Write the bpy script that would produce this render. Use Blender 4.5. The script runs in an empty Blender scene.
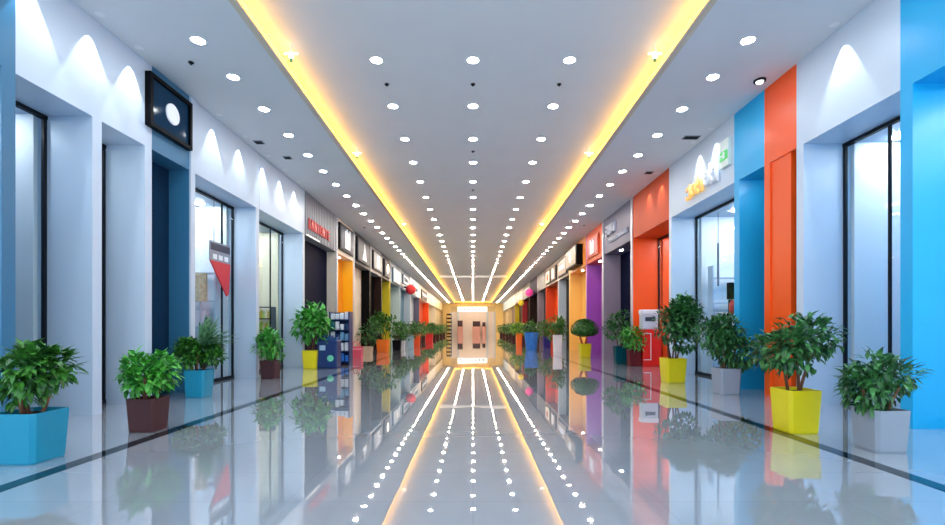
import bpy, bmesh, math, random
from mathutils import Vector, Matrix
random.seed(7)
SC = bpy.context.scene
COL = SC.collection
PI = math.pi
F = 465.0; H = 1.12; VX = 473.0; VY = 328.0
XW = 4.87          # shop line
ZS = 3.83          # underside of fascias
ZC = 5.10          # side ceilings
ZM = 5.34          # middle ceiling
XQ = 8.57; XB = 8.6           # back of shops
Y0, Y1 = -3.0, 76.0

# ------------------------------------------------------------------ materials
MATS = {}
def mat(name, col=(.8,.8,.8), rough=.5, metal=0, emit=None, es=0, vary=0.0, scale=6.0, coat=0, ior=None, trans=0, bump=0):
    if name in MATS: return MATS[name]
    m = bpy.data.materials.new(name); m.use_nodes = True
    nt = m.node_tree; b = nt.nodes['Principled BSDF']
    b.inputs['Base Color'].default_value = (*col, 1)
    b.inputs['Roughness'].default_value = rough
    b.inputs['Metallic'].default_value = metal
    if max(col) < .14: b.inputs['Specular IOR Level'].default_value = .06
    if coat: b.inputs['Coat Weight'].default_value = coat; b.inputs['Coat Roughness'].default_value = .05
    if ior: b.inputs['IOR'].default_value = ior
    if trans: b.inputs['Transmission Weight'].default_value = trans
    if emit: b.inputs['Emission Color'].default_value = (*emit, 1); b.inputs['Emission Strength'].default_value = es
    if vary or bump:
        tc = nt.nodes.new('ShaderNodeTexCoord'); nz = nt.nodes.new('ShaderNodeTexNoise')
        nz.inputs['Scale'].default_value = scale; nz.inputs['Detail'].default_value = 3
        nt.links.new(tc.outputs['Object'], nz.inputs['Vector'])
        if vary:
            mx = nt.nodes.new('ShaderNodeMix'); mx.data_type = 'RGBA'
            a = tuple(max(0, c*(1-vary)) for c in col); d = tuple(min(1, c*(1+vary)) for c in col)
            mx.inputs[6].default_value = (*a, 1); mx.inputs[7].default_value = (*d, 1)
            nt.links.new(nz.outputs['Fac'], mx.inputs[0]); nt.links.new(mx.outputs[2], b.inputs['Base Color'])
        if bump:
            bp = nt.nodes.new('ShaderNodeBump'); bp.inputs['Strength'].default_value = bump; bp.inputs['Distance'].default_value = .01
            nt.links.new(nz.outputs['Fac'], bp.inputs['Height']); nt.links.new(bp.outputs['Normal'], b.inputs['Normal'])
    MATS[name] = m
    return m
def srgb(r, g, b):
    f = lambda c: (c/255/12.92 if c/255 <= .04045 else ((c/255+.055)/1.055)**2.4)
    return (f(r), f(g), f(b))
def paint(name, r, g, b, rough=.35): return mat(name, srgb(r, g, b), rough, vary=.04, scale=1.5)

M_ceil = paint('ceiling_paint', 224, 227, 231, .7)
M_white = paint('white_panel', 200, 214, 232, .35)
M_post = mat('silver_post', srgb(190, 196, 208), .35, .3, vary=.05)
M_dark = mat('dark_frame', srgb(30, 34, 42), .4)
M_black = mat('black_gloss', srgb(10, 10, 14), .4, vary=.1)
M_navy = mat('navy_gloss', srgb(4, 12, 44), .6, vary=.1)
M_shopw = paint('shop_wall_white', 240, 242, 248, .5)
M_lamp = mat('lamp_lens', (1,1,1), .5, emit=(.93, .98, 1.0), es=90)
M_lampf = mat('far_lamp_lens', (1,1,1), .5, emit=(1, .91, .80), es=210)
M_lampff = mat('farthest_lamp_lens', (1,1,1), .5, emit=(1, .82, .64), es=680)
M_shoplamp = mat('shop_lamp', (1,1,1), .5, emit=(.92, .97, 1), es=110)
M_led = mat('cove_led', (1,.8,.4), .5, emit=(1.0, .47, .03), es=7)
M_ring = mat('lamp_ring', srgb(240,240,244), .4)
M_soil = mat('soil', srgb(58, 42, 32), .95, vary=.4, scale=30, bump=.5)
M_trunk = mat('bark', srgb(120, 78, 58), .8, vary=.3, scale=20)

def glass_mat():
    m = bpy.data.materials.new('clear_glass'); m.use_nodes = True
    nt = m.node_tree; nt.nodes.clear()
    o = nt.nodes.new('ShaderNodeOutputMaterial'); t = nt.nodes.new('ShaderNodeBsdfTransparent')
    g = nt.nodes.new('ShaderNodeBsdfGlossy'); g.inputs['Roughness'].default_value = .02
    t.inputs['Color'].default_value = (.93, .97, .98, 1)
    lw = nt.nodes.new('ShaderNodeLayerWeight'); lw.inputs['Blend'].default_value = .5
    p4 = nt.nodes.new('ShaderNodeMath'); p4.operation = 'POWER'; p4.inputs[1].default_value = 5; nt.links.new(lw.outputs['Facing'], p4.inputs[0])
    fr = nt.nodes.new('ShaderNodeMath'); fr.operation = 'MULTIPLY_ADD'; fr.inputs[1].default_value = .8; fr.inputs[2].default_value = .03; nt.links.new(p4.outputs[0], fr.inputs[0])
    mx = nt.nodes.new('ShaderNodeMixShader')
    nt.links.new(fr.outputs[0], mx.inputs[0]); nt.links.new(t.outputs[0], mx.inputs[1])
    nt.links.new(g.outputs[0], mx.inputs[2]); nt.links.new(mx.outputs[0], o.inputs[0])
    return m
M_glass = glass_mat()

def floor_mat():
    m = bpy.data.materials.new('polished_floor_tile'); m.use_nodes = True
    nt = m.node_tree; b = nt.nodes['Principled BSDF']; L = nt.links
    tc = nt.nodes.new('ShaderNodeTexCoord')
    br = nt.nodes.new('ShaderNodeTexBrick'); br.offset = 0; br.inputs['Scale'].default_value = 1
    br.inputs['Brick Width'].default_value = 1.2; br.inputs['Row Height'].default_value = .6
    br.inputs['Mortar Size'].default_value = .004; br.inputs['Mortar Smooth'].default_value = .2
    br.inputs['Color1'].default_value = (*srgb(154, 163, 175), 1); br.inputs['Color2'].default_value = (*srgb(158, 166, 178), 1)
    br.inputs['Mortar'].default_value = (*srgb(146, 154, 168), 1)
    L.new(tc.outputs['Object'], br.inputs['Vector'])
    nz = nt.nodes.new('ShaderNodeTexNoise'); nz.inputs['Scale'].default_value = 2.5; nz.inputs['Detail'].default_value = 5
    L.new(tc.outputs['Object'], nz.inputs['Vector'])
    mx = nt.nodes.new('ShaderNodeMix'); mx.data_type = 'RGBA'; mx.blend_type = 'MULTIPLY'; mx.inputs[0].default_value = .25
    L.new(br.outputs['Color'], mx.inputs[6]); L.new(nz.outputs['Color'], mx.inputs[7])
    mx2 = nt.nodes.new('ShaderNodeMix'); mx2.data_type = 'RGBA'; mx2.inputs[0].default_value = .12
    L.new(br.outputs['Color'], mx2.inputs[6])
    vr = nt.nodes.new('ShaderNodeMapRange'); vr.inputs[3].default_value = .25; vr.inputs[4].default_value = .65
    L.new(nz.outputs['Fac'], vr.inputs[0]); L.new(vr.outputs[0], mx2.inputs[7])
    L.new(mx2.outputs[2], b.inputs['Base Color'])
    b.inputs['Roughness'].default_value = .02
    b.inputs['IOR'].default_value = 1.75
    b.inputs['Coat Weight'].default_value = .9; b.inputs['Coat Roughness'].default_value = .015; b.inputs['Coat IOR'].default_value = 1.6
    n2 = nt.nodes.new('ShaderNodeTexNoise'); n2.inputs['Scale'].default_value = 1.3; n2.inputs['Detail'].default_value = 2
    L.new(tc.outputs['Object'], n2.inputs['Vector'])
    bp = nt.nodes.new('ShaderNodeBump'); bp.inputs['Strength'].default_value = .06; bp.inputs['Distance'].default_value = .02
    L.new(n2.outputs['Fac'], bp.inputs['Height']); L.new(bp.outputs['Normal'], b.inputs['Normal']); L.new(bp.outputs['Normal'], b.inputs['Coat Normal'])
    return m

def leaf_mat(name, c1, c2, scale=9):
    if name in MATS: return MATS[name]
    m = bpy.data.materials.new(name); m.use_nodes = True
    nt = m.node_tree; b = nt.nodes['Principled BSDF']
    tc = nt.nodes.new('ShaderNodeTexCoord'); nz = nt.nodes.new('ShaderNodeTexNoise'); nz.inputs['Scale'].default_value = scale
    cr = nt.nodes.new('ShaderNodeValToRGB')
    cr.color_ramp.elements[0].position = .35; cr.color_ramp.elements[0].color = (*srgb(*c1), 1)
    cr.color_ramp.elements[1].position = .65; cr.color_ramp.elements[1].color = (*srgb(*c2), 1)
    nt.links.new(tc.outputs['Object'], nz.inputs['Vector']); nt.links.new(nz.outputs['Fac'], cr.inputs[0])
    nt.links.new(cr.outputs[0], b.inputs['Base Color']); b.inputs['Roughness'].default_value = .4
    MATS[name] = m
    return m
LF_mid = lambda: leaf_mat('leaf_mid', (22, 72, 30), (78, 150, 52))
LF_bright = lambda: leaf_mat('leaf_bright', (30, 110, 40), (96, 190, 70))
LF_dark = lambda: leaf_mat('leaf_dark', (16, 58, 34), (74, 144, 72))
LF_lime = lambda: leaf_mat('leaf_lime', (44, 120, 30), (150, 205, 60))
LF_grey = lambda: leaf_mat('leaf_bluegreen', (36, 74, 62), (100, 146, 120))

# ------------------------------------------------------------------ mesh helpers
class MB:
    def __init__(s): s.bm = bmesh.new()
    def box(s, x0, x1, y0, y1, z0, z1, bev=0):
        x0, x1 = min(x0, x1), max(x0, x1); y0, y1 = min(y0, y1), max(y0, y1); z0, z1 = min(z0, z1), max(z0, z1)
        v = [s.bm.verts.new(p) for p in ((x0,y0,z0),(x1,y0,z0),(x1,y1,z0),(x0,y1,z0),(x0,y0,z1),(x1,y0,z1),(x1,y1,z1),(x0,y1,z1))]
        fs = [s.bm.faces.new([v[i] for i in q]) for q in ((3,2,1,0),(4,5,6,7),(0,1,5,4),(1,2,6,5),(2,3,7,6),(3,0,4,7))]
        if bev:
            es = list({e for f in fs for e in f.edges})
            bmesh.ops.bevel(s.bm, geom=es, offset=bev, segments=2, affect='EDGES', profile=.5)
        return s
    def lathe(s, prof, seg=20, cx=0, cy=0, cap=True, sq=None):
        rings = []
        for r, z in prof:
            ring = []
            for i in range(seg):
                a = 2*PI*(i+.5)/seg
                c, d = math.cos(a), math.sin(a)
                if sq:
                    k = (abs(c)**sq+abs(d)**sq)**(-1/sq); c *= k; d *= k
                ring.append(s.bm.verts.new((cx+r*c, cy+r*d, z)))
            rings.append(ring)
        for a, b in zip(rings, rings[1:]):
            for i in range(seg): s.bm.faces.new((a[i], a[(i+1)%seg], b[(i+1)%seg], b[i]))
        if cap:
            s.bm.faces.new(rings[0][::-1]); s.bm.faces.new(rings[-1])
        return s
    def tube(s, pts, rad, seg=7):
        rings = []
        for i, p in enumerate(pts):
            p = Vector(p); q = Vector(pts[min(i+1, len(pts)-1)]); o = Vector(pts[max(i-1, 0)])
            d = (q-o).normalized(); u = d.orthogonal().normalized(); w = d.cross(u)
            r = rad[i] if isinstance(rad, (list, tuple)) else rad
            rings.append([s.bm.verts.new(p+u*r*math.cos(2*PI*k/seg)+w*r*math.sin(2*PI*k/seg)) for k in range(seg)])
        for a, b in zip(rings, rings[1:]):
            # match closest start to avoid twist
            for k in range(seg): s.bm.faces.new((a[k], a[(k+1)%seg], b[(k+1)%seg], b[k]))
        s.bm.faces.new(rings[0][::-1]); s.bm.faces.new(rings[-1])
        return s
    def prism(s, poly, axis, a, b):
        """poly in the two other axes; axis 'x': (y,z)"""
        def P(u, w, t): return (t, u, w) if axis == 'x' else ((u, t, w) if axis == 'y' else (u, w, t))
        A = [s.bm.verts.new(P(u, w, a)) for u, w in poly]; B = [s.bm.verts.new(P(u, w, b)) for u, w in poly]
        n = len(poly)
        s.bm.faces.new(A); s.bm.faces.new(B[::-1])
        for i in range(n): s.bm.faces.new((A[i], B[i], B[(i+1)%n], A[(i+1)%n]))
        return s
    def leaf(s, p, d, up, L, W, droop=.15):
        d = Vector(d).normalized(); side = d.cross(Vector(up))
        if side.length < 1e-3: side = d.orthogonal()
        side.normalize(); n = side.cross(d).normalized(); p = Vector(p)
        m1 = p+d*L*.35+n*.02*L; m2 = p+d*L*.7-n*droop*L*.4; t = p+d*L-n*droop*L
        a = s.bm.verts.new(p); b = s.bm.verts.new(m1+side*W*.5+n*W*.15); c = s.bm.verts.new(m1-side*W*.5+n*W*.15)
        e = s.bm.verts.new(m2+side*W*.38+n*W*.1); f = s.bm.verts.new(m2-side*W*.38+n*W*.1)
        g = s.bm.verts.new(m1); h = s.bm.verts.new(m2); k = s.bm.verts.new(t)
        for q in ((a,g,b),(a,c,g),(g,h,e,b),(g,c,f,h),(h,k,e),(h,f,k)): s.bm.faces.new(q)
    def frond(s, p, d, L, W, bend=.5, seg=5):
        p = Vector(p); d = Vector(d).normalized(); side = d.cross(Vector((0,0,1)))
        if side.length < .05: side = Vector((1,0,0))
        side.normalize(); prev = None
        for i in range(seg+1):
            t = i/seg
            c = p+d*L*t+Vector((0,0,-1))*bend*L*t*t
            w = W*.5*(1-t)**.6*(min(1, t*4+.35))
            cur = (s.bm.verts.new(c+side*w), s.bm.verts.new(c-Vector((0,0,1))*w*.4), s.bm.verts.new(c-side*w))
            if prev:
                s.bm.faces.new((prev[0], prev[1], cur[1], cur[0])); s.bm.faces.new((prev[1], prev[2], cur[2], cur[1]))
            prev = cur
    def build(s, name, m, parent=None, smooth=False, normals=True, loc=None):
        if normals: bmesh.ops.recalc_face_normals(s.bm, faces=s.bm.faces)
        me = bpy.data.meshes.new(name); s.bm.to_mesh(me); s.bm.free()
        if smooth:
            for p in me.polygons: p.use_smooth = True
        for mm in (m if isinstance(m, (list, tuple)) else [m]): me.materials.append(mm)
        o = bpy.data.objects.new(name, me); COL.objects.link(o)
        if parent: o.parent = parent
        if loc: o.location = loc
        return o
def empty(name, loc=(0,0,0), rz=0):
    o = bpy.data.objects.new(name, None); COL.objects.link(o); o.location = loc; o.rotation_euler = (0,0,rz); o.empty_display_size = .1
    return o
def tag(o, label=None, cat=None, group=None, kind=None):
    if label: o['label'] = label
    if cat: o['category'] = cat
    if group: o['group'] = group
    if kind: o['kind'] = kind
    return o
def copy_tree(o, parent=None):
    c = o.copy(); COL.objects.link(c)
    if parent: c.parent = parent
    for ch in list(o.children): copy_tree(ch, c)
    return c
def struct(o, label=None): o['kind'] = 'structure'; return o

# ------------------------------------------------------------------ setting
struct(MB().box(-XB-.2, XB+.2, Y0, Y1, -.2, 0).build('floor', floor_mat()))
M_stripe = mat('dark_floor_inlay', srgb(22, 34, 40), .05, coat=.5, vary=.15, scale=3)
for i, s in enumerate((-1, 1)):
    struct(MB().box(s*3.22, s*3.36, Y0, 68, -.05, .0015).build('trim_%d' % (i+1), M_stripe))
# ceilings
struct(MB().box(-3.25, 3.25, Y0, Y1, ZM, ZM+.15).build('ceiling', M_ceil))
for n, s in (('ceiling_left', -1), ('ceiling_right', 1)):
    mb = MB(); mb.box(s*2.95, s*(XW+.2), Y0, Y1, ZC, ZC+.15); mb.box(s*2.95, s*3.2, Y0, Y1, ZC+.15, ZM+.02)
    struct(mb.build(n, M_ceil))
    struct(MB().box(s*2.87, s*2.96, Y0, 73.5, ZC-.012, ZC+.022).build('trim_%d' % (3 if s < 0 else 4), paint('cove_trim', 214, 200, 178, .5)))
# cove led tape, standing on the ledge behind the lip
for s in (-1, 1):
    t = empty('cove_light', (s*2.925, 0, ZC+.022))
    tag(t, 'long warm yellow LED strip in the %s ceiling cove' % ('left' if s < 0 else 'right'), 'light strip')
    mb = MB(); y = Y0
    while y < 73.4:
        mb.box(-.012, .012, y, y+.78, 0, .135); y += .8
    mb.build('led_tape', M_led, t)
# transverse cove at the far end and a pale cross slot
t = empty('cove_light', (0, 73.6, ZM-.12)); tag(t, 'short warm light strip crossing the ceiling at the far end of the hall', 'light strip')
mb = MB()
for k in range(8): mb.box(-2.9+k*.73, -2.9+k*.73+.7, -.02, .02, 0, .05)
mb.build('led_tape', M_led, t)
M_slot = mat('cross_slot_light', (1,1,1), .5, emit=(1, .93, .82), es=.45)
t = MB().box(-2.7, 2.7, 37.6, 38.6, ZM-.03, ZM-.001).build('ceiling_light_panel', M_slot); tag(t, 'pale light panel running across the middle ceiling far down the hall', 'light panel')
# upper side walls closing the void, shop back walls, end wall
for n, s in (('wall_left', -1), ('wall_right', 1)):
    struct(MB().box(s*XB, s*(XB+.2), Y0, Y1, 0, 5.5).build(n, M_shopw))

# ------------------------------------------------------------------ signs
def plate(u0, u1, z0, z1, s, off, th, m, name, parent, bev=0):
    x = XW-off
    return MB().box(s*x, s*(x-th), u0, u1, z0, z1, bev).build(name, m, parent)
def glyphs(mb, s, u0, u1, z0, z1, n, x, th=.05, seed=0, slant=0):
    """row of block letters, too blurred in the photo to read, on the shop line"""
    r = random.Random(seed); w = (u1-u0)/n
    for k in range(n):
        a = u0+k*w+w*.1; b = a+w*.78; t = w*.22; hh = z1-z0
        kind = r.choice('HIOTNEA'); X0, X1 = s*x, s*(x-th)
        if kind in 'HNOAE': mb.box(X0, X1, a, a+t, z0, z1)
        if kind in 'HNOA': mb.box(X0, X1, b-t, b, z0, z1)
        if kind in 'IT': mb.box(X0, X1, (a+b-t)/2, (a+b+t)/2, z0, z1)
        if kind in 'OTAE': mb.box(X0, X1, a, b, z1-hh*.18, z1)
        if kind in 'OE': mb.box(X0, X1, a, b, z0, z0+hh*.18)
        if kind in 'HAE': mb.box(X0, X1, a, b, z0+hh*.42, z0+hh*.58)
        if kind == 'N': mb.prism([(a, z1), (a+t, z1), (b, z0), (b-t, z0)], 'x', X0, X1)

# ------------------------------------------------------------------ shopfronts
def shopfront(s, z0, z1, fas, rev, front, rec=.6, label='', post=None, pw=.15, side=None, mull=(), glassy=True, inner=None,
              lamps=True, fasname='fascia', ribs=False, open_front=False, zs=ZS, lit=None):
    t = empty('shopfront', (s*XW, z0, 0)); tag(t, label, 'shop')
    def B(name, m, *boxes, bev=0):
        mb = MB()
        for (a, b, c, d, e, f) in boxes: mb.box(s*(a-XW), s*(b-XW), c-z0, d-z0, e, f, bev)
        return mb.build(name, m, t)
    xf = XW+rec
    fa = B('fascia', fas, (XW, XW+.14, z0, z1, zs, ZC))
    if ribs:
        B('cladding_rib', rev if ribs == 2 else fas, *[(XW-.02, XW, z0+k*.16+.02, z0+k*.16+.11, zs+.02, ZC-.02) for k in range(int((z1-z0-.1)/.16))])
    B('soffit', fas, (XW+.14, XQ, z0, z1+pw, zs, zs+.1))
    B('pilaster', rev, (XW, XQ, z1, z1+pw, 0, zs))
    if post: B('post', post, (XW-.03, XW-.0, z1-.0, z1+pw, 0, ZC))
    else: B('pilaster_head', rev, (XW, XW+.14, z1, z1+pw, zs, ZC)) if pw else None
    a, b = z0+pw, z1
    if lit:
        MB().lathe([(.06, zs-.012), (.06, zs)], 14, s*.3, lit-z0).build('soffit_fill_lamp', M_lamp, t)  # added fill lamp brightening the recess; the slate one stands for its light strip
    if front == 'glass':
        f = B('window_frame', M_dark, (xf-.03, xf+.03, a, b, zs-.05, zs), (xf-.03, xf+.03, a, b, 0, .06),
              (xf-.02, xf+.02, b-.04, b, 0, zs), (xf-.02, xf+.02, a, a+.04, 0, zs), *[(xf-.015, xf+.015, q-.015, q+.015, 0, zs) for q in mull])
        g = B('window_pane', M_glass, (xf-.005, xf+.005, a+.05, b-.05, .06, zs-.05)); g.parent = f
        B('interior_wall', inner or M_shopw, (XQ-.12, XQ, a, b, 0, zs), (xf+.1, XQ-.12, b-.06, b, 0, zs))
        if lamps:
            q = a+.35; 
            while q < b:
                for xx in (xf+.55, xf+1.3, xf+2.1):
                    MB().lathe([(.09, zs-.02), (.09, zs-.001)], 12, s*(xx-XW), q-z0).build('shop_downlight', M_shoplamp, t)
                q += .75
    elif front == 'niche':
        B('back_panel', inner or rev, (xf, xf+.08, a, b, 0, zs))
    else:
        B('shutter', front, (xf, xf+.08, a, b, 0, zs))
    return t
P = paint
teal = P('teal_wall', 58, 118, 156, .3); tealdark = mat('teal_glass_panel', srgb(24, 52, 78), .1, vary=.1)
blue = P('cyan_blue_wall', 14, 172, 232, .35)
orange = P('orange_wall', 250, 88, 16, .35); orange2 = P('orange_cladding', 206, 70, 12, .6)
slate = P('slate_wall', 92, 92, 122, .5); slate2 = P('slate_reveal', 150, 136, 156, .4)
purple = P('purple_wall', 166, 84, 186, .4); redor = P('red_orange_fascia', 212, 80, 36, .5)
amber = P('amber_wall', 255, 202, 108, .4); amberf = P('amber_fascia', 240, 150, 62, .4)
brownf = P('taupe_fascia', 120, 96, 84, .4); cream = P('cream_panel', 232, 220, 204, .5)
greyf = P('grey_cladding', 136, 138, 148, .45); darkf = P('charcoal_fascia', 76, 76, 84, .4)
yellow = P('yellow_wall', 252, 190, 16, .4); yorange = P('golden_orange_wall', 240, 150, 24, .4)
olive = P('mustard_wall', 206, 184, 34, .4); green = P('green_wall', 92, 138, 62, .4)
pale = P('pale_blue_wall', 188, 208, 226, .4); bluef = P('steel_blue_fascia', 74, 108, 138, .4)
wood = P('pale_wood', 206, 186, 140, .5); sand = P('sand_wall', 222, 200, 150, .5); browndark = P('dark_brown', 50, 36, 34, .4)
crimson = P('crimson_wall', 170, 40, 50, .4)

# left run (near -> far)
shopfront(-1, 2.2, 4.8, teal, teal, 'glass', label='dark teal shopfront nearest the camera on the left', post=None)
shopfront(-1, 4.95, 5.95, M_white, M_white, 'glass', label='narrow white shopfront just behind the nearest teal planter, left side')
shopfront(-1, 6.1, 6.9, M_white, M_white, 'glass', label='narrow white shopfront just before the framed dark sign, left side', inner=P('pale_beige', 226, 216, 186))
shopfront(-1, 7.05, 7.98, teal, teal, tealdark, .35, label='slim steel blue shopfront under the framed dark sign', post=M_white, pw=.12)
shopfront(-1, 8.1, 10.44, M_white, M_white, 'glass', .52, label='white shopfront with tall bright window behind the teal planter and red diamond panel', mull=(9.98,))
shopfront(-1, 10.6, 13.3, M_white, M_white, 'glass', .58, label='white shopfront with narrow window behind the brown planter', mull=(12.5,), inner=P('pale_beige', 226, 216, 186))
shopfront(-1, 13.45, 16.5, greyf, cream, M_navy, .32, label='grey ribbed shopfront with red lettering over a navy black front', ribs=True, post=M_post)
shopfront(-1, 16.65, 18.85, cream, yellow, 'niche', .4, label='yellow shopfront below a black framed sign, left side', inner=yorange, post=M_post, lit=17.9)
shopfront(-1, 19.0, 21.9, darkf, M_black, cream, .4, label='charcoal shopfront with a white peak emblem, left side')
shopfront(-1, 22.05, 24.7, greyf, browndark, M_black, .4, label='grey shopfront with a lit white box sign and dark brown entrance')
shopfront(-1, 24.85, 27.2, darkf, olive, green, .45, label='mustard yellow shopfront with a small round lamp on its dark fascia')
shopfront(-1, 27.35, 31.0, bluef, pale, green, .6, label='pale blue shopfront with white square sign beyond the mustard one')
shopfront(-1, 31.15, 36.0, bluef, pale, teal, .5, label='steel blue shopfront with the red ball sign')
shopfront(-1, 36.15, 42.0, pale, slate, M_white, .5, label='pale grey blue shopfront beyond the red ball sign')
shopfront(-1, 42.15, 51.0, cream, orange, orange2, .6, label='far orange shopfront on the left side')
shopfront(-1, 51.15, 60.0, cream, cream, wood, .6, label='far cream shopfront on the left side')
shopfront(-1, 60.15, 75.4, sand, wood, wood, .3, label='farthest pale wood shopfront on the left side', pw=.15)
# right run
shopfront(1, 2.2, 5.15, blue, blue, 'glass', label='bright blue shopfront nearest the camera on the right')
shopfront(1, 5.3, 6.85, M_white, M_white, 'glass', label='white shopfront between the nearest blue shop and the orange pier', mull=(6.1,))
shopfront(1, 7.0, 7.62, orange, orange, orange, .02, label='narrow orange pier between white and blue shops on the right')
shopfront(1, 7.77, 8.5, blue, blue, blue, .8, label='bright cyan blue recessed bay behind the grey planter', pw=.17, lit=7.95)
shopfront(1, 8.67, 11.4, M_white, M_white, 'glass', .6, label='white shopfront with orange script sign and tall window', mull=(9.4,))
shopfront(1, 11.55, 14.15, orange2, orange, 'glass', .78, label='bright orange shopfront behind the yellow planter tree', inner=orange, post=M_post, pw=.14)
shopfront(1, 14.3, 17.3, slate, slate2, M_navy, .62, label='slate blue shopfront with pale lettering', post=M_post, pw=.14, lit=16.2)
shopfront(1, 17.45, 19.9, redor, purple, purple, .6, label='purple shopfront under a red orange fascia', pw=.15, lit=18.9)
shopfront(1, 20.05, 23.4, amberf, amber, amber, .6, label='amber yellow shopfront behind the ball topiary', lit=21.9)
shopfront(1, 23.55, 26.5, brownf, M_white, M_black, .45, label='taupe shopfront with white pier and black front beyond the amber shop')
shopfront(1, 26.65, 31.0, brownf, orange2, orange, .6, label='orange shopfront with taupe fascia and framed signs')
shopfront(1, 31.15, 35.0, darkf, slate2, M_dark, .5, label='grey shopfront beyond the orange and taupe one')
shopfront(1, 35.15, 40.0, M_navy, browndark, M_black, .5, label='dark shopfront with the round pink sign')
shopfront(1, 40.15, 46.0, browndark, crimson, M_black, .5, label='crimson shopfront between the pink and yellow signs')
shopfront(1, 46.15, 54.0, brownf, olive, browndark, .5, label='far brown shopfront with mustard reveal on the right')
shopfront(1, 54.15, 64.0, cream, sand, brownf, .5, label='far sand coloured shopfront on the right')
shopfront(1, 64.15, 75.4, pale, sand, wood, .3, label='farthest pale shopfront on the right side', pw=.15)

# baseboards under reveals
# ------------------------------------------------------------------ end wall of the hall
struct(MB().box(-XB, XB, 75.6, 76, 0, 5.5).build('wall_back', sand))
e = empty('hall_end_portal', (0, 75.2, 0)); tag(e, 'tan portal with bright white sign band closing the far end of the hall', 'portal')
mb = MB(); mb.box(-XW, XW, 0, .35, 4.6, ZM); mb.box(-XW, -3.6, 0, .35, 0, 4.6); mb.box(3.6, XW, 0, .35, 0, 4.6)
mb.build('header', P('portal_gold', 246, 214, 140, .5), e)
M_endsign = mat('lit_white_sign', (.8,.8,.8), .5, emit=(.9, .95, 1), es=.8)
MB().box(-2.5, 2.3, -.12, 0, 3.75, 4.55, .02).build('sign_band', M_endsign, e)
mb = MB()
for k in range(7): mb.box(-2.1+k*.6, -1.8+k*.6, -.16, -.12, 3.95, 4.15)
mb.build('sign_lettering', P('sign_grey', 120, 140, 170), e)
for x in (-3.5, -2.4, 2.3, 3.5): MB().box(x-.13, x+.13, -.15, .1, 0, 3.75).build('column', M_white, e)
MB().box(-3.5, 3.5, .2, .3, 0, 3.75).build('back_panel', P('rosy_beige', 236, 222, 214), e)
for i, (x, w, h) in enumerate(((-2.05, .9, 1.55), (.55, 1.3, 1.45), (1.75, .6, 1.3))):
    d = empty('display_cabinet', (x, 74.4, 0))
    tag(d, ('left dark display cabinet', 'middle wide dark display cabinet', 'right small dark display cabinet')[i]+' before the far portal', 'cabinet', 'display cabinets at the far end')
    MB().box(-w/2, w/2, -.25, .25, 0, 1.35, .02).build('body', P('cabinet_rose', 206, 150, 140), d)
    MB().box(-w/2+.05, w/2-.05, -.2, .2, 1.35, h+.75, .02).build('upper_case', P('cabinet_umber', 74, 56, 62), d)
for x, l in ((-3.75, 'left'), ):
    d = empty('shelf_unit', (x, 72.8, 0)); tag(d, 'tall black shelf unit left of the far portal', 'shelf')
    mb = MB(); mb.box(-.4, -.35, -.2, .2, 0, 3.2); mb.box(.35, .4, -.2, .2, 0, 3.2)
    mb.build('upright', M_black, d)
    mb = MB()
    for k in range(6): MB().box(-.35, .35, -.2, .2, .1+k*.6, .35+k*.6).build('shelf', browndark, d)

# ------------------------------------------------------------------ downlights
def lamp_proto():
    t = empty('downlight', (0, 0, 0))
    mb = MB(); mb.lathe([(.09, 0), (.1, -.006), (.1, -.009), (.088, -.009)], 28, cap=False); 
    mb.build('trim_ring', M_ring, t, smooth=True)
    MB().lathe([(.088, -.002), (.085, -.007)], 24).build('lens', M_lamp, t)
    return t
def lamp_far_mesh(r, m):
    mb = MB(); mb.lathe([(r, -.001), (r-.003, -.010)], 10)
    o = mb.build('downlight', m); return o
proto = lamp_proto(); farp = [lamp_far_mesh(.082, M_lampf), lamp_far_mesh(.048, M_lampff)]; first = [True, True, True]
ORD = ['nearest', 'second', 'third', 'fourth', 'fifth', 'sixth', 'seventh', 'eighth', 'ninth', 'tenth']
rows = []
cz = [7.32, 8.84, 10.38, 11.85, 13.4]+[15+1.52*k for k in range(39)]
sz = [6.43, 7.37, 8.45, 9.59, 10.7, 11.8]+[12.9+1.1*k for k in range(55)]
for X, zz, nm in ((0, cz, 'centre row'), (-1.52, cz, 'row left of centre'), (1.52, cz, 'row right of centre'),
                  (-3.8, sz, 'row along the left shops'), (3.8, sz, 'row along the right shops')):
    z = ZM if abs(X) < 3 else ZC
    pre = [5.8, 4.3, 2.8] if abs(X) < 3 else [5.3, 4.2, 3.1]
    for k, y in enumerate(zz+pre):
        near = k < 8 or k >= len(zz)
        if near:
            o = proto if first[0] else copy_tree(proto); first[0] = False
        else:
            q = 0 if y < 26 else 1
            o = farp[q] if first[q+1] else farp[q].copy()
            if not first[q+1]: COL.objects.link(o)
            first[q+1] = False
        o.location = (X, y, z)
        if k < 10: lab = '%s bright round downlight seen in the %s' % (ORD[k], nm)
        elif k >= len(zz): lab = 'round downlight overhead, above the photo, in the %s' % nm
        else: lab = 'small far round downlight beyond the tenth in the %s' % nm
        tag(o, lab, 'ceiling light', 'round downlights in the %s' % nm)

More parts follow.
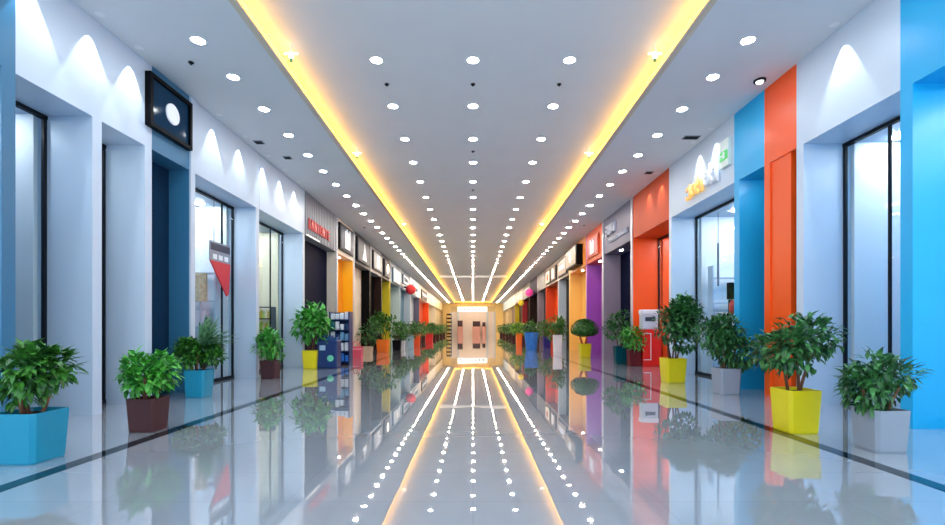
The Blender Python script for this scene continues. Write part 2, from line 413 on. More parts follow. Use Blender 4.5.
# cove spot heads
M_head = mat('spot_head_glow', (1,1,1), .4, emit=(1, .98, .9), es=2.2)
M_headg = mat('spot_head_green', srgb(90, 170, 120), .3)
def cove_spot(X, y, lab):
    t = empty('cove_spotlight', (X, y, ZM)); tag(t, lab, 'spotlight', 'little spotlights at the ceiling coves')
    MB().tube([(0,0,0), (0,0,-.1)], .012).build('stem', M_ring, t)
    MB().lathe([(.02, -.2), (.032, -.19), (.032, -.12), (.02, -.1)], 14).build('head', M_head, t, smooth=True)
    MB().lathe([(.022, -.235), (.026, -.2)], 12).build('tip', M_headg, t)
    MB().box(-.1, .1, -.012, .012, -.13, -.11).build('crossbar', M_head, t)
for y, w in ((6.95, 'nearest'), (10.9, 'second'), (18.3, 'third')):
    for s in (-1, 1): cove_spot(s*2.72, y, '%s small white spotlight by the %s ceiling cove' % (w, 'left' if s < 0 else 'right'))

# sprinklers, vents
def sprinkler(X, y, z, lab):
    t = empty('sprinkler_head', (X, y, z)); tag(t, lab, 'sprinkler', 'ceiling sprinkler heads')
    MB().lathe([(.035, 0), (.04, -.012), (.02, -.02)], 14).build('rosette', M_dark, t)
    MB().lathe([(.008, -.04), (.018, -.038), (.008, -.034), (.008, -.018)], 12).build('nozzle', M_dark, t)
for X, lab in ((-1.49, 'left of the near centre sprinklers on the middle ceiling'), (0, 'middle of the near centre sprinklers on the middle ceiling'), (1.49, 'right of the near centre sprinklers on the middle ceiling')):
    sprinkler(X, 8.04, ZM, 'small dark sprinkler, '+lab)
sprinkler(-4.22, 6.96, ZC, 'small dark sprinkler on the left ceiling near the framed sign')
sprinkler(0, 11.1, ZM, 'small sprinkler between third and fourth centre downlights')
sprinkler(0, 14.2, ZM, 'small sprinkler far along the centre row')
sprinkler(-4.3, 18.4, ZC, 'small sprinkler on the left ceiling above the yellow shop')
sprinkler(4.3, 18.0, ZC, 'small sprinkler on the right ceiling above the purple shop')
def vent(X, y, lab, w=.3, m=None):
    t = empty('ceiling_vent', (X, y, ZC)); tag(t, lab, 'vent')
    MB().box(-w/2, w/2, -.09, .09, -.012, -.001).build('frame', m or P('vent_grey', 150,156,166), t)
    mb = MB()
    for k in (-1, 0, 1): mb.box(-w/2+.02, w/2-.02, k*.055-.018, k*.055+.018, -.02, -.012)
    mb.build('slot', M_dark, t)
vent(-4.58, 9.95, 'dark slotted vent on the left ceiling above the second wall wash spot', .2)
vent(-4.33, 10.85, 'dark slotted vent on the left ceiling nearer the downlight row', .18)
vent(4.55, 9.7, 'grey flat vent on the right ceiling above the script sign', .34)
vent(4.5, 11.9, 'small grey vent on the right ceiling above the orange shop', .2)
t = empty('surface_spotlight', (4.6, 7.46, ZC)); tag(t, 'small grey ceiling spotlight beside the blue bay', 'spotlight')
MB().lathe([(.09, -.03), (.09, -.001)], 16).build('base', M_dark, t); MB().lathe([(.045, -.055), (.06, -.03)], 14).build('lens', M_head, t)

# wall washers with their spot lamps
def washer(s, y, lab, en=85, ang=53, off=.13):
    t = empty('wall_washer', (s*(XW-off), y, ZC)); tag(t, lab, 'spotlight', 'wall washer spotlights over the fascias')
    MB().lathe([(.05, -.004), (.058, -.001)], 14).build('ring', M_ring, t)
    L = bpy.data.lights.new('washer_lamp', 'SPOT'); L.energy = en; L.spot_size = math.radians(ang); L.spot_blend = .15
    L.color = (.86, .94, 1); L.shadow_soft_size = .01
    o = bpy.data.objects.new('lamp', L); COL.objects.link(o); o.parent = t; o.location = (0, 0, -.02)
for k, y in enumerate((8.68, 9.66, 10.75, 11.7, 12.65)):
    washer(-1, y, '%s wall washer above the large white fascia on the left' % ORD[k])
for k, y in enumerate((5.1, 5.9, 6.6)): washer(-1, y, '%s wall washer before the framed dark sign, left side' % ORD[k])
washer(1, 9.3, 'nearest wall washer above the script sign fascia'); washer(1, 9.98, 'second wall washer above the script sign fascia')
washer(1, 12.0, 'nearest wall washer above the orange fascia', 60); washer(1, 12.85, 'second wall washer above the orange fascia', 60)
washer(1, 6.1, 'wall washer above the white fascia between blue and orange, right side')

# ------------------------------------------------------------------ signs on the fascias
def sign(s, label, y=0): 
    t = empty('shop_sign', (0, 0, 0)); tag(t, label, 'sign'); return t
M_red = mat('red_letter', srgb(224, 52, 58), .4, vary=.05); M_wlet = mat('white_letter', srgb(232, 236, 244), .4, emit=(.9, .95, 1), es=.15)
t = sign(-1, 'black framed dark sign panel on the steel blue fascia at left')
plate(6.95, 7.88, 4.2, 4.88, -1, 0, .05, tealdark, 'panel', t)
mb = MB()
for a, b, c, d in ((6.9, 7.93, 4.88, 4.94), (6.9, 7.93, 4.14, 4.2), (6.9, 6.96, 4.2, 4.88), (7.87, 7.93, 4.2, 4.88)): mb.box(-XW, -(XW-.09), a, b, c, d)
mb.build('frame', M_black, t)
mb = MB(); mb.lathe([(.16, 0), (.16, .02)], 24)
o = mb.build('white_disc', M_wlet, t); o.matrix_local = Matrix.Translation((-(XW-.05), 7.45, 4.54)) @ Matrix.Rotation(PI/2, 4, 'Y')
t = sign(-1, 'red block lettering on the grey ribbed fascia')
mb = MB(); glyphs(mb, -1, 13.6, 15.7, 4.04, 4.36, 8, XW-.02, .035, 3); mb.build('letters', M_red, t)
MB().box(-(XW-.0), -(XW-.03), 13.55, 14.7, ZS, ZS+.035).build('light_bar', mat('warm_bar', (1,1,1), .5, emit=(1,.92,.75), es=.7), t)
def boxsign(s, a, b, c, d, fr, fc, label, motif=None, mm=None, depth=.08):
    t = sign(s, label); x = XW-.0
    MB().box(s*x, s*(x-depth), a, b, c, d, .01).build('case', fr, t)
    MB().box(s*(x-depth), s*(x-depth-.015), a+.1, b-.1, c+.07, d-.07).build('face', fc, t)
    if motif:
        mb = MB(); xx = x-depth-.015; u = (a+b)/2; w = (c+d)/2; r = min(d-c, b-a)*.27
        if motif == 'disc': mb.prism([(u+r*math.cos(q*PI/10), w+r*math.sin(q*PI/10)) for q in range(20)], 'x', s*xx, s*(xx-.02))
        elif motif == 'peak':
            mb.prism([(u-r*1.5, c+.12), (u+r*1.4, c+.12), (u+r*.5, w+.05), (u+r*.1, d-.15), (u-r*.5, w-.02)], 'x', s*xx, s*(xx-.02))
        elif motif == 'bars':
            for k in range(4): mb.box(s*xx, s*(xx-.02), u-r*1.4+k*r*.75, u-r*1.0+k*r*.75, c+.16, d-.2+.1*(k%2))
            mb.box(s*xx, s*(xx-.015), u-r*1.4, u+r*1.25, c+.12, c+.17)
        elif motif == 'glyph': glyphs(mb, s, a+.2, b-.2, w-.14, w+.14, 5, xx, .02, 9)
        mb.build('emblem', mm or M_wlet, t)
    return t
greyface = P('picture_grey', 66, 72, 88); 
boxsign(-1, 16.75, 18.7, 3.98, 4.95, M_black, greyface, 'black framed box sign with grey picture above the yellow shop', 'bars')
boxsign(-1, 19.3, 21.6, 3.95, 4.95, M_dark, darkf, 'charcoal box sign with white peak shaped emblem, left side', 'peak')
boxsign(-1, 22.4, 24.5, 3.98, 4.9, M_dark, greyf, 'grey box sign with white upright bars, left side', 'bars')
boxsign(-1, 25.2, 26.9, 3.95, 4.9, M_dark, darkf, 'dark box sign with a small lit round emblem, left side', 'disc', mat('warm_emblem', (1,1,1), .5, emit=(1,.85,.6), es=2))
boxsign(-1, 28.0, 30.6, 3.9, 4.8, bluef, pale, 'pale square box sign on steel blue fascia, left side', 'disc')
t = sign(-1, 'red ball shaped sign projecting from the steel blue fascia')
mb = MB(); mb.lathe([(.02, -.36), (.2, -.3), (.33, -.16), (.37, 0), (.33, .16), (.2, .3), (.02, .36)], 24); o = mb.build('ball', M_red, t, smooth=True); o.location = (-(XW-.45), 33.0, 3.85)
MB().box(-XW, -(XW-.3), 32.9, 33.1, 3.95, 4.05).build('bracket', M_dark, t)
boxsign(-1, 32.0, 34.4, 4.2, 4.85, bluef, M_white, 'white sign above the red ball sign', 'glyph', bluef)
boxsign(-1, 37.5, 40.5, 3.95, 4.7, M_white, M_white, 'white box sign on the pale grey blue shop, left side', 'glyph', bluef)
boxsign(-1, 43.5, 48.5, 3.9, 4.8, browndark, browndark, 'dark lettered box sign on the far orange shop', 'glyph')
# right signs
t = sign(1, 'orange script lettering with white tail beside it, on the white fascia at right')
script = mat('orange_script', srgb(250, 186, 96), .4, emit=(1, .62, .2), es=.5)
def strokes(pts, r, m, name, par, x):
    mb = MB()
    for st in pts: mb.tube([(x, y, z) for y, z in st], r, 6)
    mb.build(name, m, par, smooth=True)
def arc(cy, cz, ry, rz, a0, a1, n=8): return [(cy+ry*math.cos(math.radians(a0+(a1-a0)*k/n)), cz+rz*math.sin(math.radians(a0+(a1-a0)*k/n))) for k in range(n+1)]
x = XW-.05
strokes([arc(10.42, 4.12, .1, .13, 30, 330), [(10.32, 4.3), (10.3, 3.98)], arc(10.16, 4.14, .09, .12, 0, 360), [(10.02, 4.4), (10.0, 4.0)], arc(9.88, 4.14, .09, .12, 0, 340), [(9.79, 4.26), (9.76, 4.0)]], .032, script, 'orange_letters', t, x)
strokes([arc(9.58, 4.2, .1, .14, 0, 360), [(9.44, 4.46), (9.42, 4.04)], arc(9.3, 4.2, .1, .14, 0, 360), [(9.2, 4.34), (9.16, 4.02)]], .036, M_wlet, 'white_letters', t, x)
t = sign(1, 'small green and white exit style box sign on the white fascia beside the blue bay')
M_gr = mat('green_sign', srgb(70, 180, 90), .4, emit=(.1, .7, .2), es=.35)
MB().box(XW, XW-.07, 8.74, 9.06, 4.2, 4.72, .01).build('case', P('sign_white', 226, 238, 234), t)
MB().box(XW-.07, XW-.085, 8.77, 9.03, 4.33, 4.5).build('green_panel', M_gr, t)
mb = MB(); mb.box(XW-.085, XW-.095, 8.85, 8.9, 4.36, 4.47); mb.box(XW-.085, XW-.095, 8.92, 8.99, 4.4, 4.43)
mb.build('pictogram', M_wlet, t)
t = sign(1, 'pale block and small lettering on the slate blue fascia')
mb = MB(); glyphs(mb, 1, 15.7, 16.9, 4.42, 4.78, 4, XW, .07, 4); mb.build('large_letters', mat('pale_letter', srgb(190, 200, 222), .4), t)
mb = MB(); glyphs(mb, 1, 14.6, 16.6, 4.14, 4.28, 9, XW, .05, 6); mb.build('small_letters', MATS['pale_letter'], t)
t = boxsign(1, 17.9, 19.6, 4.0, 4.8, redor, crimson, 'red sign panel with white upright strokes over the purple shop', 'bars', depth=.06)
boxsign(1, 20.6, 22.9, 3.95, 4.85, M_black, P('sign_bronze', 110, 84, 60), 'black box sign with white round emblem over the amber shop', 'disc', depth=.3)
boxsign(1, 23.9, 26.2, 3.95, 4.85, M_dark, brownf, 'taupe box sign with pale lettering next to the amber shop', 'glyph')
boxsign(1, 27.0, 28.7, 3.95, 4.8, M_dark, brownf, 'nearer of two framed pictures on the taupe fascia, right side', 'bars')
boxsign(1, 29.0, 30.7, 3.95, 4.8, M_dark, cream, 'farther of two framed pictures on the taupe fascia, right side', 'disc', orange2)
def ballsign(s, y, z, r, m, lab):
    t = sign(s, lab)
    MB().lathe([(r*math.sin(a), -r*math.cos(a)) for a in [max(.02, min(PI-.02, PI*k/10)) for k in range(11)]], 18).build('ball', m, t, smooth=True, loc=(s*(XW-r-.05), y, z))
    MB().box(s*XW, s*(XW-.15), y-.05, y+.05, z-.05, z+.05).build('bracket', M_dark, t)
ballsign(1, 37.2, 3.95, .32, mat('pink_sign', srgb(235, 60, 150), .4, emit=(1,.1,.4), es=.3), 'round pink sign projecting from the dark shop, right side')
ballsign(1, 44.0, 3.5, .28, mat('yellow_sign', srgb(250, 210, 40), .4, emit=(1,.7,.05), es=.3), 'round yellow sign projecting beyond the pink one')

# ------------------------------------------------------------------ things in windows
t = empty('window_banner', (-5.32, 9.75, 0)); tag(t, 'red and grey pointed panel hanging in the bright left window', 'banner')
MB().box(-.01, .01, -.36, .42, 2.5, 2.9).build('grey_board', P('board_grey', 150, 156, 170), t)
MB().box(.01, .02, -.33, .39, 2.72, 2.86).build('dark_band', P('board_dark', 92, 90, 104), t)
mb = MB()
for k in range(3): MB().box(.01, .02, -.26+k*.22, -.12+k*.22, 2.54, 2.64).build('white_mark', M_wlet, t)
MB().prism([(-.36, 2.5), (.42, 2.5), (.36, 1.86), (.28, 1.8)], 'x', -.01, .015).build('red_flag', M_red, t)
for yy in (-.2, .3): MB().tube([(0, yy, 2.9), (0, yy, ZS)], .006).build('wire', M_dark, t)
# poster of a warm figure-like pattern
t = empty('poster_stand', (-5.74, 9.8, 0)); tag(t, 'beige patterned poster stand inside the bright left window', 'poster')
mp = mat('poster_pattern', srgb(222, 186, 150), .5, vary=.6, scale=14)
MB().box(-.13, .13, -.02, .02, 1.68, 2.28).build('poster', mp, t)
MB().box(-.02, .02, -.02, .03, 0, 1.68).build('stand', M_post, t); MB().box(-.12, .12, -.12, .12, 0, .02).build('foot', M_post, t)
# shelves with goods behind second window
def shelf(x, y, lab, cols, rows=4, w=1.2, rz=0, zb=.35):
    t = empty('display_shelf', (x, y, 0), rz); tag(t, lab, 'shelf')
    mb = MB(); mb.box(-w/2, -w/2+.03, -.15, .15, 0, zb+rows*.32); mb.box(w/2-.03, w/2, -.15, .15, 0, zb+rows*.32); mb.build('side_panel', M_dark, t)
    for k in range(rows+1):
        MB().box(-w/2+.03, w/2-.03, -.15, .15, zb-.03+k*.32, zb+k*.32).build('shelf_board', browndark, t)
    c, s_ = math.cos(rz), math.sin(rz)
    for k in range(rows):
        n = 6
        for j in range(n):
            lx = -w/2+.12+j*(w-.24)/(n-1); m = cols[(j+k*2)%len(cols)]
            hh = .17+.06*((j*7+k*3)%3)/2
            key = (m.name, round(hh, 2))
            mb = MB(); mb.box(-.05, .05, -.05, .05, 0, hh*.8, .008); mb.box(-.025, .025, -.025, .025, hh*.8, hh)
            o = mb.build('package', m); o.location = (x+lx*c, y+lx*s_, zb+k*.32)
            tag(o, 'small bottle shaped package on the black shelf in the narrow left window', 'package', 'packages on the black shelf')
shelf(-5.85, 12.95, 'black shelf of yellow and green goods behind the narrow left window', [olive, P('lime_pack', 170, 200, 60), P('pack_cream', 240, 220, 180)], rows=3, w=.6, zb=.75)
# white clothes rail style display in right window
t = empty('hanging_banner', (5.72, 10.85, 0)); tag(t, 'slim grey hanging banner inside the right white window', 'banner')
MB().box(-.02, .02, -.01, .01, 2.1, 3.1).build('banner', P('banner_grey', 90, 96, 112), t)
MB().tube([(0, 0, 3.1), (0, 0, ZS)], .006).build('wire', M_dark, t)
t = empty('wall_cabinet', (5.72, 10.25, 0)); tag(t, 'small dark box with red extinguisher stand inside the right white window', 'display stand')
MB().box(-.1, .1, -.06, .06, 1.75, 2.12, .01).build('screen', M_black, t)
MB().lathe([(.02, 1.42), (.065, 1.44), (.065, 1.66), (.02, 1.74)], 14).build('red_canister', M_red, t, smooth=True)
MB().box(-.03, .03, .08, .12, 0, 1.75).build('pole', M_dark, t); MB().box(-.15, .15, -.15, .15, 0, .02).build('foot', M_dark, t)
# white shelving in bright windows
for (x, y, rz, lab) in ((-6.2, 10.18, 0, 'white wall rack inside the bright left window'), (6.3, 11.12, 0, 'white wall rack inside the right white window')):
    t = empty('wall_rack', (x, y, 0), rz); tag(t, lab, 'rack')
    mb = MB()
    for k in range(4): mb.box(-.6, .6, -.12, .12, .5+k*.6, .53+k*.6)
    mb.box(-.63, -.6, -.12, .12, 0, 2.6); mb.box(.6, .63, -.12, .12, 0, 2.6)
    mb.build('rack_frame', M_white, t)
    MB().box(-.5, .4, -.1, .1, 1.13, 1.5, .03).build('folded_stock', P('stock_pale', 222, 214, 222), t)
# orange shop: white notice board
t = empty('notice_board', (5.75, 12.35, 0)); tag(t, 'small white notice stand inside the orange shop window', 'notice')
MB().box(-.12, .12, -.02, .02, 1.6, 2.25).build('board', M_wlet, t); MB().box(-.02, .02, -.02, .02, 0, 1.6).build('pole', M_post, t); MB().box(-.12, .12, -.12, .12, 0, .02).build('foot', M_post, t)
# slate shop: pale door panel
t = MB().box(5.42, 5.47, 15.4, 15.9, .02, 2.35, .01).build('door_panel', M_wlet); tag(t, 'tall white panel standing at the navy front of the slate shop', 'panel')

# ------------------------------------------------------------------ plants
def planter(par, w, h, m, round_=False, taper=.88):
    w = w*.86; hw = w/2; sq = None if round_ else 12
    mb = MB(); mb.lathe([(hw*taper*.96, 0), (hw*taper, .015), (hw, h-.02), (hw, h), (hw*.9, h), (hw*.88, h-.05)], 32, sq=sq)
    pl = mb.build('planter', m, par, smooth=False)
    MB().lathe([(hw*.87, h-.06), (hw*.87, h-.035)], 24, sq=sq).build('soil', M_soil, pl)
def rdir(r, up=0):
    while True:
        v = Vector((r.uniform(-1,1), r.uniform(-1,1), r.uniform(-1,1)))
        if .1 < v.length < 1: return (v.normalized()+Vector((0,0,up))).normalized()
def bush(par, c, rad, n, L, W, m, seed=0, dens=.55, clumps=7, name='foliage'):
    r = random.Random(seed); mb = MB(); c = Vector(c)
    cl = [(Vector((d.x*rad[0]*.62, d.y*rad[1]*.62, d.z*rad[2]*.62)), r.uniform(.4, .6)) for d in [rdir(r, .15) for _ in range(clumps)]]
    cl.append((Vector((0,0,0)), .7))
    for i in range(n):
        o, sc = cl[i % len(cl)]; d = rdir(r, .1); k = r.uniform(dens, 1)**.6
        p = c+o+Vector((d.x*rad[0], d.y*rad[1], d.z*rad[2]))*sc*k
        mb.leaf(p, rdir(r)*.6+d*.8, (0,0,1), L*r.uniform(.7, 1.3), W*r.uniform(.8, 1.2), r.uniform(.05, .35))
    return mb.build(name, m, par, normals=False)
def stems(par, z0, z1, n, spread, r0, m=None, seed=0, name='stem', top=None):
    r = random.Random(seed)
    for k in range(n):
        a = 2*PI*k/n+.4; b = spread if n > 1 else 0
        x0, y0 = math.cos(a)*b*.5, math.sin(a)*b*.5; x1, y1 = math.cos(a+.5)*b*1.3, math.sin(a+.5)*b*1.3
        MB().tube([(x0, y0, z0), ((x0+x1)/2+r.uniform(-.02,.02), (y0+y1)/2, (z0+z1)/2), (x1, y1, z1)], [r0, r0*.85, r0*.6]).build(name, m or M_trunk, par, smooth=True)
def at(px, y, xo=0): return (px-VX)*y/F
def plant(px, Y, w, h, potm, lab, kind, fw, ft, leafm, n=500, L=.1, W=.05, seed=1, cat='potted plant', group=None, rnd=False, fb=None, X=None, rz=.0, taper=.88, ns=3):
    """fw foliage width, ft top height, fb bottom height (metres)"""
    X = at(px, Y) if X is None else X
    t = empty('potted_plant', (X, Y, 0), rz); tag(t, lab, cat, group)
    planter(t, w, h, potm, rnd, taper)
    fb = h+.0 if fb is None else fb
    c = (0, 0, (ft+fb)/2)
    stems(t, h-.05, fb+(ft-fb)*.45, ns, w*.3, .018 if w > .3 else .012, seed=seed)
    bush(t, c, (fw/2, fw/2, (ft-fb)/2), n, L, W, leafm, seed, clumps=8)
    return t
pteal = mat('teal_planter', srgb(16, 142, 176), .3, vary=.05); pyel = mat('yellow_planter', srgb(236, 214, 20), .3, vary=.04)
pgrey = mat('grey_planter', srgb(150, 158, 172), .4, vary=.06); pbrown = mat('brown_planter', srgb(84, 56, 58), .4, vary=.06)
pdteal = mat('deep_teal_planter', srgb(10, 78, 92), .35, vary=.05); pburg = mat('burgundy_planter', srgb(96, 38, 44), .35, vary=.05)
porange = mat('orange_planter', srgb(244, 118, 26), .35, vary=.05); pwhite = mat('white_planter', srgb(232, 234, 244), .35, vary=.03)
pblue = mat('blue_tub', srgb(46, 120, 214), .3, vary=.35, scale=5); ppurp = mat('indigo_planter', srgb(48, 40, 140), .35, vary=.05)
pblack = mat('black_planter', srgb(22, 22, 28), .35); pred = mat('red_planter', srgb(232, 44, 44), .35, vary=.05); ppale = mat('pale_blue_planter', srgb(170, 200, 226), .35)
pbeige = mat('beige_planter', srgb(204, 184, 160), .5)
# left
t = plant(199, 7.6, .4, .44, pteal, 'bushy green plant with spiky fronds in the teal square planter by the white shop', 'bush', .62, .98, LF_mid(), 1100, .11, .055, 1, fb=.45)
r = random.Random(5); mb = MB()
for k in range(70):
    a = r.uniform(-1.3, 1.3)+.1; el = r.uniform(.15, 1.45)
    d = (math.cos(el)*math.cos(a), math.cos(el)*math.sin(a), math.sin(el))
    mb.frond((.08, -.05, .84), d, r.uniform(.46, .66), .07, r.uniform(.03, .3))
mb.build('spiky_fronds', leaf_mat('leaf_spiky', (44, 96, 66), (130, 176, 130), 20), t, normals=False)
plant(270.5, 10.4, .42, .4, pbrown, 'low leafy plant in the brown planter before the second left window', 'bush', .66, 1.04, LF_bright(), 500, .13, .07, 2, fb=.36)
t = plant(311.5, 12.95, .48, .5, pyel, 'tall bright green leafy plant in the yellow planter at left', 'palm', .95, 1.72, LF_bright(), 520, .22, .1, 3, fb=.72, ns=4)
plant(368, 20.2, .46, .33, pbeige, 'dark round shrub in the low beige planter beside the pink bag', 'bush', .95, 1.45, LF_dark(), 420, .13, .06, 4, fb=.4)
plant(383, 21.6, .64, .58, porange, 'wide green shrub in the orange planter, left side', 'bush', 1.25, 1.78, LF_mid(), 600, .16, .08, 5, fb=.6)
plant(397, 23.6, .5, .5, pblack, 'dark leafy shrub in the black planter, left side', 'bush', 1.2, 1.4, LF_mid(), 450, .16, .08, 6, fb=.5)
plant(402, 25.5, .4, .42, pwhite, 'leafy shrub in the small white planter, left side', 'bush', 1.1, 1.35, LF_mid(), 350, .16, .08, 16, fb=.45)
plant(411, 27.5, .4, .7, ppale, 'leafy shrub in the pale blue planter, left side', 'bush', 1.1, 1.4, LF_dark(), 350, .16, .08, 7, fb=.6)
plant(417, 31, .5, .75, mat('vermilion_planter', srgb(236, 84, 36), .35), 'shrub in the vermilion planter, left side', 'bush', 1.1, 1.5, LF_mid(), 350, .18, .09, 8, fb=.7)
plant(429.5, 41, .75, .75, pred, 'shrub in the bright red planter far on the left', 'bush', 1.3, 1.5, LF_mid(), 300, .2, .1, 9, fb=.7)
for k, y in enumerate((35, 38, 45, 49, 54, 60, 66)):
    plant(0, y, .5, .5, pbrown, 'small far shrub in a brown pot at the far left, towards the portal', 'bush', 1.5, 1.5, LF_mid(), 220, .22, .12, 20+k, X=-4.1, fb=.4, group='far shrubs along the left shops')
# right
plant(673, 9.65, .5, .5, pyel, 'large leafy green tree in the yellow square planter at right', 'tree', 1.08, 1.76, LF_dark(), 2600, .1, .055, 10, fb=.62, ns=5)
plant(726, 7.95, .42, .44, pgrey, 'fine leaved dark green plant in the grey square planter by the blue bay', 'bush', .95, 1.27, LF_dark(), 2200, .11, .038, 11, fb=.46, ns=4)
plant(620, 14.7, .42, .55, pdteal, 'dark tree in the deep teal planter beside the burgundy one', 'tree', .92, 1.6, LF_dark(), 700, .12, .06, 12, fb=.75)
plant(633.5, 13.75, .42, .5, pburg, 'bright leafy shrub in the burgundy planter by the red cabinet', 'bush', .8, 1.12, LF_bright(), 500, .13, .06, 13, fb=.5, X=4.76)
# topiary
t = empty('potted_topiary', (4.3, 17.9, 0)); tag(t, 'clipped dome topiary on orange stems in the slim yellow planter', 'potted plant')
planter(t, .5, .52, pyel); stems(t, .45, 1.0, 3, .17, .042, mat('terracotta_stem', srgb(212, 110, 66), .6), 4)
mb = MB(); r = random.Random(3)
mb.lathe([(.05, .84), (.36, .86), (.46, .98), (.44, 1.12), (.34, 1.3), (.18, 1.4), (.02, 1.42)], 24)
for k in range(1900):
    a = r.uniform(0, 2*PI); u = r.uniform(-1, 1); z = 1.02+.42*u if u > 0 else 1.02+.2*u
    rr = .5*math.sqrt(1-u*u); p = (rr*math.cos(a), rr*math.sin(a), z)
    mb.leaf(p, Vector((math.cos(a)*.7, math.sin(a)*.7, u))+rdir(r)*.6, (0,0,1), .06, .035, .1)
mb.build('dome_foliage', leaf_mat('leaf_topiary', (18, 70, 24), (60, 128, 44), 14), t, normals=False)
plant(557.5, 21.7, .46, .8, pwhite, 'leafy shrub in the tall white planter, right side', 'bush', .95, 1.65, LF_mid(), 450, .14, .07, 14, fb=.8, taper=.9)
plant(546.5, 26.5, .52, .65, ppurp, 'shrub in the indigo planter beyond the white planter', 'bush', 1.2, 1.5, LF_mid(), 400, .16, .08, 15, fb=.62)
plant(569, 24.5, .4, .4, pbrown, 'shrub in a small brown pot behind the white planter', 'bush', 1.0, 1.5, LF_mid(), 350, .16, .08, 30, fb=.4, X=4.45)
t = plant(531.5, 23.8, .86, .9, pblue, 'low shrub in the big rounded blue tub, right side', 'bush', .9, 1.2, LF_dark(), 300, .16, .08, 17, fb=.88, rnd=True, taper=.75)
plant(519, 32, .5, .75, porange, 'shrub in the far orange planter, right side', 'bush', 1.2, 1.5, LF_lime(), 300, .18, .09, 18, fb=.7)
for k, y in enumerate((30, 34, 37.5, 42, 46, 50, 55, 61, 67)):
    plant(0, y, .5, .5, pbrown, 'small far shrub in a brown pot at the far right, towards the portal', 'bush', 1.5, 1.5, LF_mid(), 220, .22, .12, 40+k, X=4.05, fb=.4, group='far shrubs along the right shops')
# nearer than the middle of the picture's sides
t = plant(30, 3.95, .44, .42, pteal, 'bushy plant in the teal planter nearest the camera, far left edge', 'bush', .56, 1.0, LF_mid(), 800, .1, .05, 51, X=-3.75, fb=.42)
plant(148, 5.1, .36, .36, pbrown, 'leafy plant in the near brown planter before the narrow white shops', 'bush', .5, .88, LF_bright(), 600, .11, .055, 52, X=-3.56, fb=.34)
plant(795, 5.05, .42, .46, pyel, 'bushy plant in the yellow planter nearest the camera, right side', 'bush', .78, 1.25, LF_dark(), 1000, .1, .05, 53, X=3.5, fb=.5)
plant(880, 4.3, .38, .38, pgrey, 'bushy plant in the grey planter nearest the camera, right side', 'bush', .6, .86, LF_dark(), 800, .1, .04, 54, X=3.76, fb=.38)

# ------------------------------------------------------------------ merchandise on the left
navy = mat('navy_bin', srgb(22, 52, 110), .35, vary=.15, scale=4)
t = empty('display_bin', (at(330, 13.1), 13.1, 0)); tag(t, 'navy display bin with round green emblem beside the left yellow planter', 'display bin')
MB().box(-.3, .26, -.22, .22, 0, .78, .03).build('bin', navy, t)
MB().box(-.22, -.06, -.235, -.22, .5, .64).build('pale_label', ppale, t)
mb = MB(); mb.prism([(.08+.09*math.cos(q*PI/8), .28+.09*math.sin(q*PI/8)) for q in range(16)], 'y', -.235, -.22); mb.build('round_emblem', mat('emblem_green', srgb(110, 206, 170), .4), t)
mb = MB(); r = random.Random(8)
for k in range(6): mb.box(-.26+k*.085, -.19+k*.085, -.15, .15, .78, .84+r.uniform(0, .1), .01)
mb.build('folded_goods', mat('denim', srgb(40, 84, 140), .7, vary=.2), t)
t = empty('merchandise_rack', (at(341, 14.3), 14.3, 0)); tag(t, 'tall blue merchandise rack packed with blue and white pouches', 'rack')
mb = MB(); mb.box(-.31, -.28, -.2, .2, 0, 1.62); mb.box(.28, .31, -.2, .2, 0, 1.62); mb.box(-.28, .28, .17, .2, 0, 1.6); mb.build('rack_frame', navy, t)
mb = MB()
for k in range(5): mb.box(-.28, .28, -.2, .17, .08+k*.32, .1+k*.32)
mb.build('rack_shelf', navy, t)
X0 = at(341, 14.3); cols = [navy, pwhite, pblue, mat('sky_pouch', srgb(110, 160, 200), .4), mat('teal_pouch', srgb(30, 110, 130), .4), pyel]
r = random.Random(2)
for k in range(5):
    for j in range(4):
        hh = r.uniform(.16, .27); m = cols[r.choice((0, 0, 1, 2, 2, 3, 4, 5, 1))]
        o = MB().box(-.055, .055, -.06, .06, 0, hh, .02).build('pouch', m); o.location = (X0-.21+j*.14, 14.18, .1+k*.32)
        tag(o, 'small %s pouch on the tall blue merchandise rack' % m.name.split('_')[0], 'pouch', 'pouches on the merchandise rack')
t = empty('shopping_bag', (at(355.5, 17.6), 17.6, 0)); tag(t, 'pink shopping bag with handles standing before the yellow shop', 'bag')
pink = mat('pink_bag', srgb(226, 84, 110), .5, vary=.06)
mb = MB(); mb.prism([(-.25, 0), (.25, 0), (.27, .42), (-.27, .42)], 'y', -.14, .14); mb.build('bag_body', pink, t)
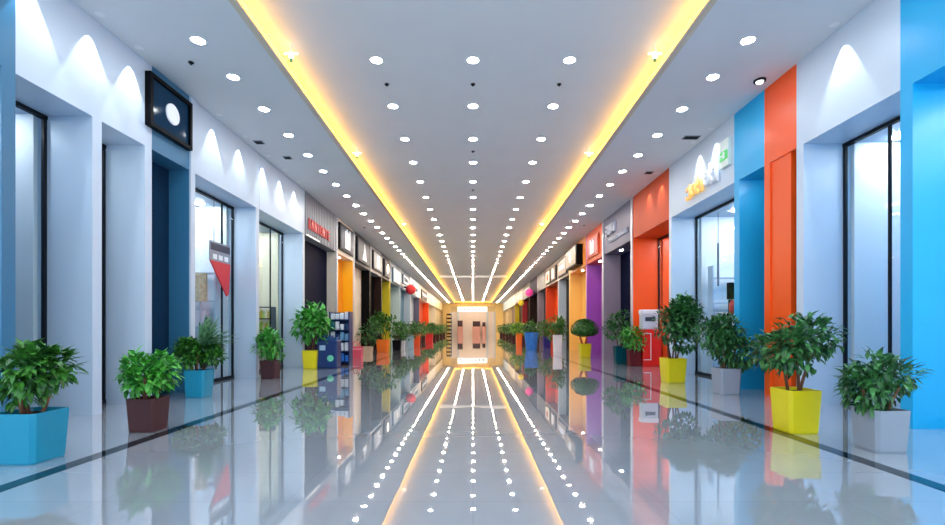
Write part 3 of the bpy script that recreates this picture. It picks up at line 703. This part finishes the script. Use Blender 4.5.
for yy in (-.13, .13): MB().tube([(-.12, yy, .4), (-.1, yy, .56), (0, yy, .62), (.1, yy, .56), (.12, yy, .4)], .012).build('handle', pink, t, smooth=True)
MB().box(-.26, .26, -.145, -.14, .3, .36).build('pale_band', mat('pink_pale', srgb(244, 150, 164), .5), t)

# red cabinet in the orange bay
t = empty('red_cabinet', (5.24, 13.75, 0)); tag(t, 'glossy red cabinet with thin white frame line in the orange bay', 'cabinet')
rc = mat('cabinet_red', srgb(228, 34, 28), .3, vary=.04)
MB().box(-.27, .27, -.15, .15, 0, 1.08, .01).build('body', rc, t)
mb = MB(); mb.box(-.25, -.03, -.16, -.15, .18, .2); mb.box(-.05, -.03, -.16, -.15, .2, .95); mb.box(-.25, -.03, -.16, -.15, .95, .97); mb.build('frame_line', pwhite, t)
t = empty('counter_machine', (5.2, 13.75, 1.08)); tag(t, 'pale grey box machine on top of the red cabinet', 'machine')
MB().box(-.24, .22, -.14, .14, 0, .44, .02).build('body', P('machine_grey', 196, 204, 222), t)
MB().box(-.26, .24, -.15, .15, .44, .58, .02).build('lid', pwhite, t)
MB().box(-.16, .14, -.15, -.14, .24, .36).build('panel', greyface, t)

# ------------------------------------------------------------------ world, camera, view
w = bpy.data.worlds.new('World'); SC.world = w; w.use_nodes = True
bg = w.node_tree.nodes['Background']; bg.inputs[0].default_value = (.70, .88, 1.0, 1); bg.inputs[1].default_value = 2.6
cam = bpy.data.cameras.new('Camera'); co = bpy.data.objects.new('Camera', cam); COL.objects.link(co)
co.location = (0, 0, H); co.rotation_euler = (PI/2, 0, 0)
cam.sensor_width = 36; cam.lens = 36*F/945; cam.shift_y = (VY-262.5)/945; cam.shift_x = -(VX-472.5)/945
cam.clip_start = .05; cam.clip_end = 300
SC.camera = co
vs = SC.view_settings; vs.view_transform = 'Standard'; vs.look = 'None'; vs.gamma = 1; vs.exposure = 0; vs.use_curve_mapping = False
cy = SC.cycles
cy.use_adaptive_sampling = False; cy.max_bounces = 8; cy.diffuse_bounces = 5; cy.glossy_bounces = 4; cy.transparent_max_bounces = 12
cy.sample_clamp_indirect = 4; cy.caustics_reflective = False; cy.caustics_refractive = False
